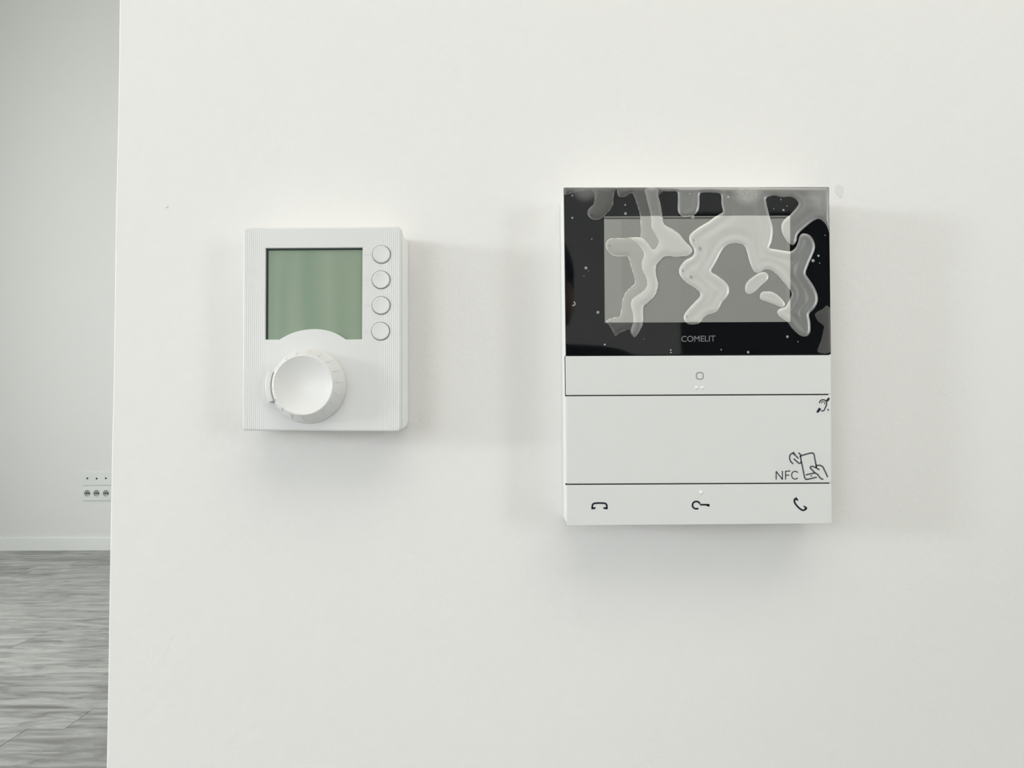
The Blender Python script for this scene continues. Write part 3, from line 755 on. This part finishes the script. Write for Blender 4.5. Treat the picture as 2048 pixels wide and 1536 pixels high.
for sd, s_ in (('l', -1), ('r', 1)):
    wx, wz = (-.075, 1.045) if s_ < 0 else (.185, 1.045)
    px_, pz_ = (-.050, 1.085) if s_ < 0 else (.160, 1.085)
    N.update({sd+'shoulder': (.180*s_, -.85, 1.160, .062), sd+'upper_arm': (.222*s_, -.78, 1.0, .049), sd+'elbow': (.25*s_, -.69, .87, .040),
              sd+'forearm': ((.25*s_+wx)/2, -.59, .955, .040), sd+'wrist': (wx, -.485, wz-.01, .026), sd+'palm': (px_, -.452, pz_-.012, .026),
              sd+'hip': (.10*s_, -.90, .55, .098), sd+'thigh': (.125*s_, -.83, .32, .082), sd+'knee': (.13*s_, -.76, .075, .062),
              sd+'calf': (.13*s_, -.92, .075, .060), sd+'ankle': (.13*s_, -1.16, .058, .040), sd+'heel': (.13*s_, -1.24, .075, .040), sd+'toe': (.135*s_, -1.215, .028, .028)})
    E += [('upper_chest', sd+'shoulder'), (sd+'shoulder', sd+'upper_arm'), (sd+'upper_arm', sd+'elbow'), (sd+'elbow', sd+'forearm'), (sd+'forearm', sd+'wrist'), (sd+'wrist', sd+'palm'),
          ('pelvis', sd+'hip'), (sd+'hip', sd+'thigh'), (sd+'thigh', sd+'knee'), (sd+'knee', sd+'calf'), (sd+'calf', sd+'ankle'), (sd+'ankle', sd+'heel'), (sd+'ankle', sd+'toe')]
    for f in range(4):                         # fingers lie along the back of the phone
        ln_ = (.9, 1.0, .95, .75)[f]; z0 = pz_ + .022 - f*.017
        a = (px_ - s_*.012, -.440, z0); b = (px_ - s_*(.012+.024*ln_), -.4305, z0+.003); c = (px_ - s_*(.012+.046*ln_), -.4310, z0+.001)
        for j, (p, r) in enumerate(((a, .0092), (b, .0082), (c, .0072))): N['%sf%d%d' % (sd, f, j)] = (*p, r)
        E += [(sd+'palm', '%sf%d0' % (sd, f)), ('%sf%d0' % (sd, f), '%sf%d1' % (sd, f)), ('%sf%d1' % (sd, f), '%sf%d2' % (sd, f))]
    for j, (p, r) in enumerate((((px_+s_*.002, -.440, pz_-.035), .0105), ((px_-s_*.012, -.4345, pz_-.046), .0095), ((px_-s_*.024, -.4310, pz_-.047), .008))): N['%st%d' % (sd, j)] = (*p, r)
    E += [(sd+'palm', sd+'t0'), (sd+'t0', sd+'t1'), (sd+'t1', sd+'t2')]
pm_ = skinned(N, E, 'pelvis', 3)
pm_.name = 'person'; pm_.materials.clear()
for k in ('cloth', 'skin', 'shoe'): pm_.materials.append(M[k])
bm = bmesh.new(); bm.from_mesh(pm_)
hx = .015                                      # the face, pressed into the front of the head: brow, eye sockets, nose, lips, chin
for v in bm.verts:
    if v.co.z > 1.15 and v.co.y > -.76 and abs(v.co.x-hx) < .08:
        for fx, fz, wx_, wz_, am in ((0, 1.252, .010, .020, .020), (0, 1.280, .007, .020, .006), (-.032, 1.274, .014, .010, -.007), (.032, 1.274, .014, .010, -.007),
                                     (0, 1.297, .045, .009, .004), (0, 1.222, .020, .004, .005), (0, 1.213, .018, .004, .005), (0, 1.217, .024, .002, -.003), (0, 1.192, .018, .012, .009)):
            v.co.y += am*math.exp(-((v.co.x-hx-fx)/wx_)**2 - ((v.co.z-fz)/wz_)**2)
for co, no in (((0, -.50, 1), (0, 1, 0)), ((0, 0, 1.208), (0, 0, 1)), ((0, -1.13, 0), (0, 1, 0))):     # cuffs, neckline, shoe tops
    bmesh.ops.bisect_plane(bm, geom=bm.verts[:] + bm.edges[:] + bm.faces[:], plane_co=co, plane_no=no)
bm.to_mesh(pm_); bm.free()
for p in pm_.polygons:
    c = p.center; p.use_smooth = True
    p.material_index = 1 if ((c.z > 1.208 and abs(c.x - .015) < .095 and c.y > -.885) or c.y > -.50) else (2 if c.y < -1.13 else 0)
person = bpy.data.objects.new('person', pm_); C.objects.link(person)
person['label'] = 'person in black clothes kneeling and holding up a phone, mirrored in the black glass'; person['category'] = 'person'
from mathutils.bvhtree import BVHTree
bm = bmesh.new(); bm.from_mesh(pm_); bvh = BVHTree.FromBMesh(bm)
for co, no in (((0, -.7, 1.322), (0, -.35, 1)), ((0, -.764, 0), (0, 1, 0)), ((0, 0, 1.235), (0, 0, 1))):
    bmesh.ops.bisect_plane(bm, geom=bm.verts[:] + bm.edges[:] + bm.faces[:], plane_co=co, plane_no=no)
bm.normal_update()
hm = bmesh.new(); mp_ = {}                     # hair: a shell grown off the scalp
for f in bm.faces:
    c = f.calc_center_median()
    if c.z > 1.235 and abs(c.x - .015) < .1 and (c.z - .35*(c.y + .7) > 1.322 or c.y < -.764):
        for v in f.verts:
            if v not in mp_: mp_[v] = (hm.verts.new(v.co - v.normal*.002), hm.verts.new(v.co + v.normal*.011))
        hm.faces.new([mp_[v][1] for v in f.verts]); hm.faces.new([mp_[v][0] for v in reversed(f.verts)])
be = {}
for f in bm.faces:
    if all(v in mp_ for v in f.verts):
        for e in f.edges: be[e] = be.get(e, 0) + 1
for e, n in be.items():
    if n == 1:
        a, b = e.verts; hm.faces.new((mp_[a][0], mp_[b][0], mp_[b][1], mp_[a][1]))
bm.free()
link('hair', hm, M['hair'], person, smooth=True)
M['eye'] = mat('eye', (.5, .5, .5), .2); M['iris'] = mat('iris', (.03, .02, .012), .2)
for sx_ in (-.031, .031):
    hit = bvh.ray_cast(Vector((hx + sx_, -.5, 1.272)), Vector((0, -1, 0)))[0] or Vector((hx + sx_, -.69, 1.272))
    bm = bmesh.new(); bmesh.ops.create_uvsphere(bm, u_segments=16, v_segments=10, radius=.0105, matrix=Matrix.Translation(hit + Vector((0, -.0075, 0))) @ Matrix.Diagonal((1.25, 1, .75, 1)))
    o = link('eye', bm, M['eye'], person, smooth=True)
    bm = bmesh.new(); bmesh.ops.create_uvsphere(bm, u_segments=12, v_segments=8, radius=.0048, matrix=Matrix.Translation(hit + Vector((0, -.0010, 0))))
    link('iris', bm, M['iris'], o, smooth=True)
for s_ in (-1, 1):
    hit = bvh.ray_cast(Vector((hx + s_*.2, -.752, 1.262)), Vector((-s_, 0, 0)))[0] or Vector((hx + s_*.08, -.752, 1.262))
    bm = bmesh.new(); bmesh.ops.create_uvsphere(bm, u_segments=16, v_segments=10, radius=1, matrix=Matrix.Translation(hit + Vector((s_*.006, 0, 0))) @ Matrix.Rotation(s_*.35, 4, 'Z') @ Matrix.Diagonal((.007, .017, .029, 1)))
    link('ear', bm, M['skin'], person, smooth=True)
# the phone whose lens is the camera
ph = thing('phone', 'dark phone held sideways by the person facing the wall, mirrored in the glass', 'phone', (.055, -.4165, 1.10))
bm = bmesh.new(); add_plate(bm, round_poly([(-.078, -.038), (.078, -.038), (.078, .038), (-.078, .038)], .011, 6), -.004, .004, .001)
link('phone_body', bm, mat('phone_case', (.012, .012, .014), .35), ph, smooth=True)
bm = bmesh.new(); lathe(bm, [(0, .0058), (.006, .0058), (.0065, .004)], -.052, -.020, 24)
link('camera_lens', bm, M['glass'], ph, smooth=True)
bm = bmesh.new(); add_plate(bm, round_poly([(-.074, -.034), (.074, -.034), (.074, .034), (-.074, .034)], .009, 6), -.0044, -.004, 0)
link('screen', bm, M['glass'], ph)
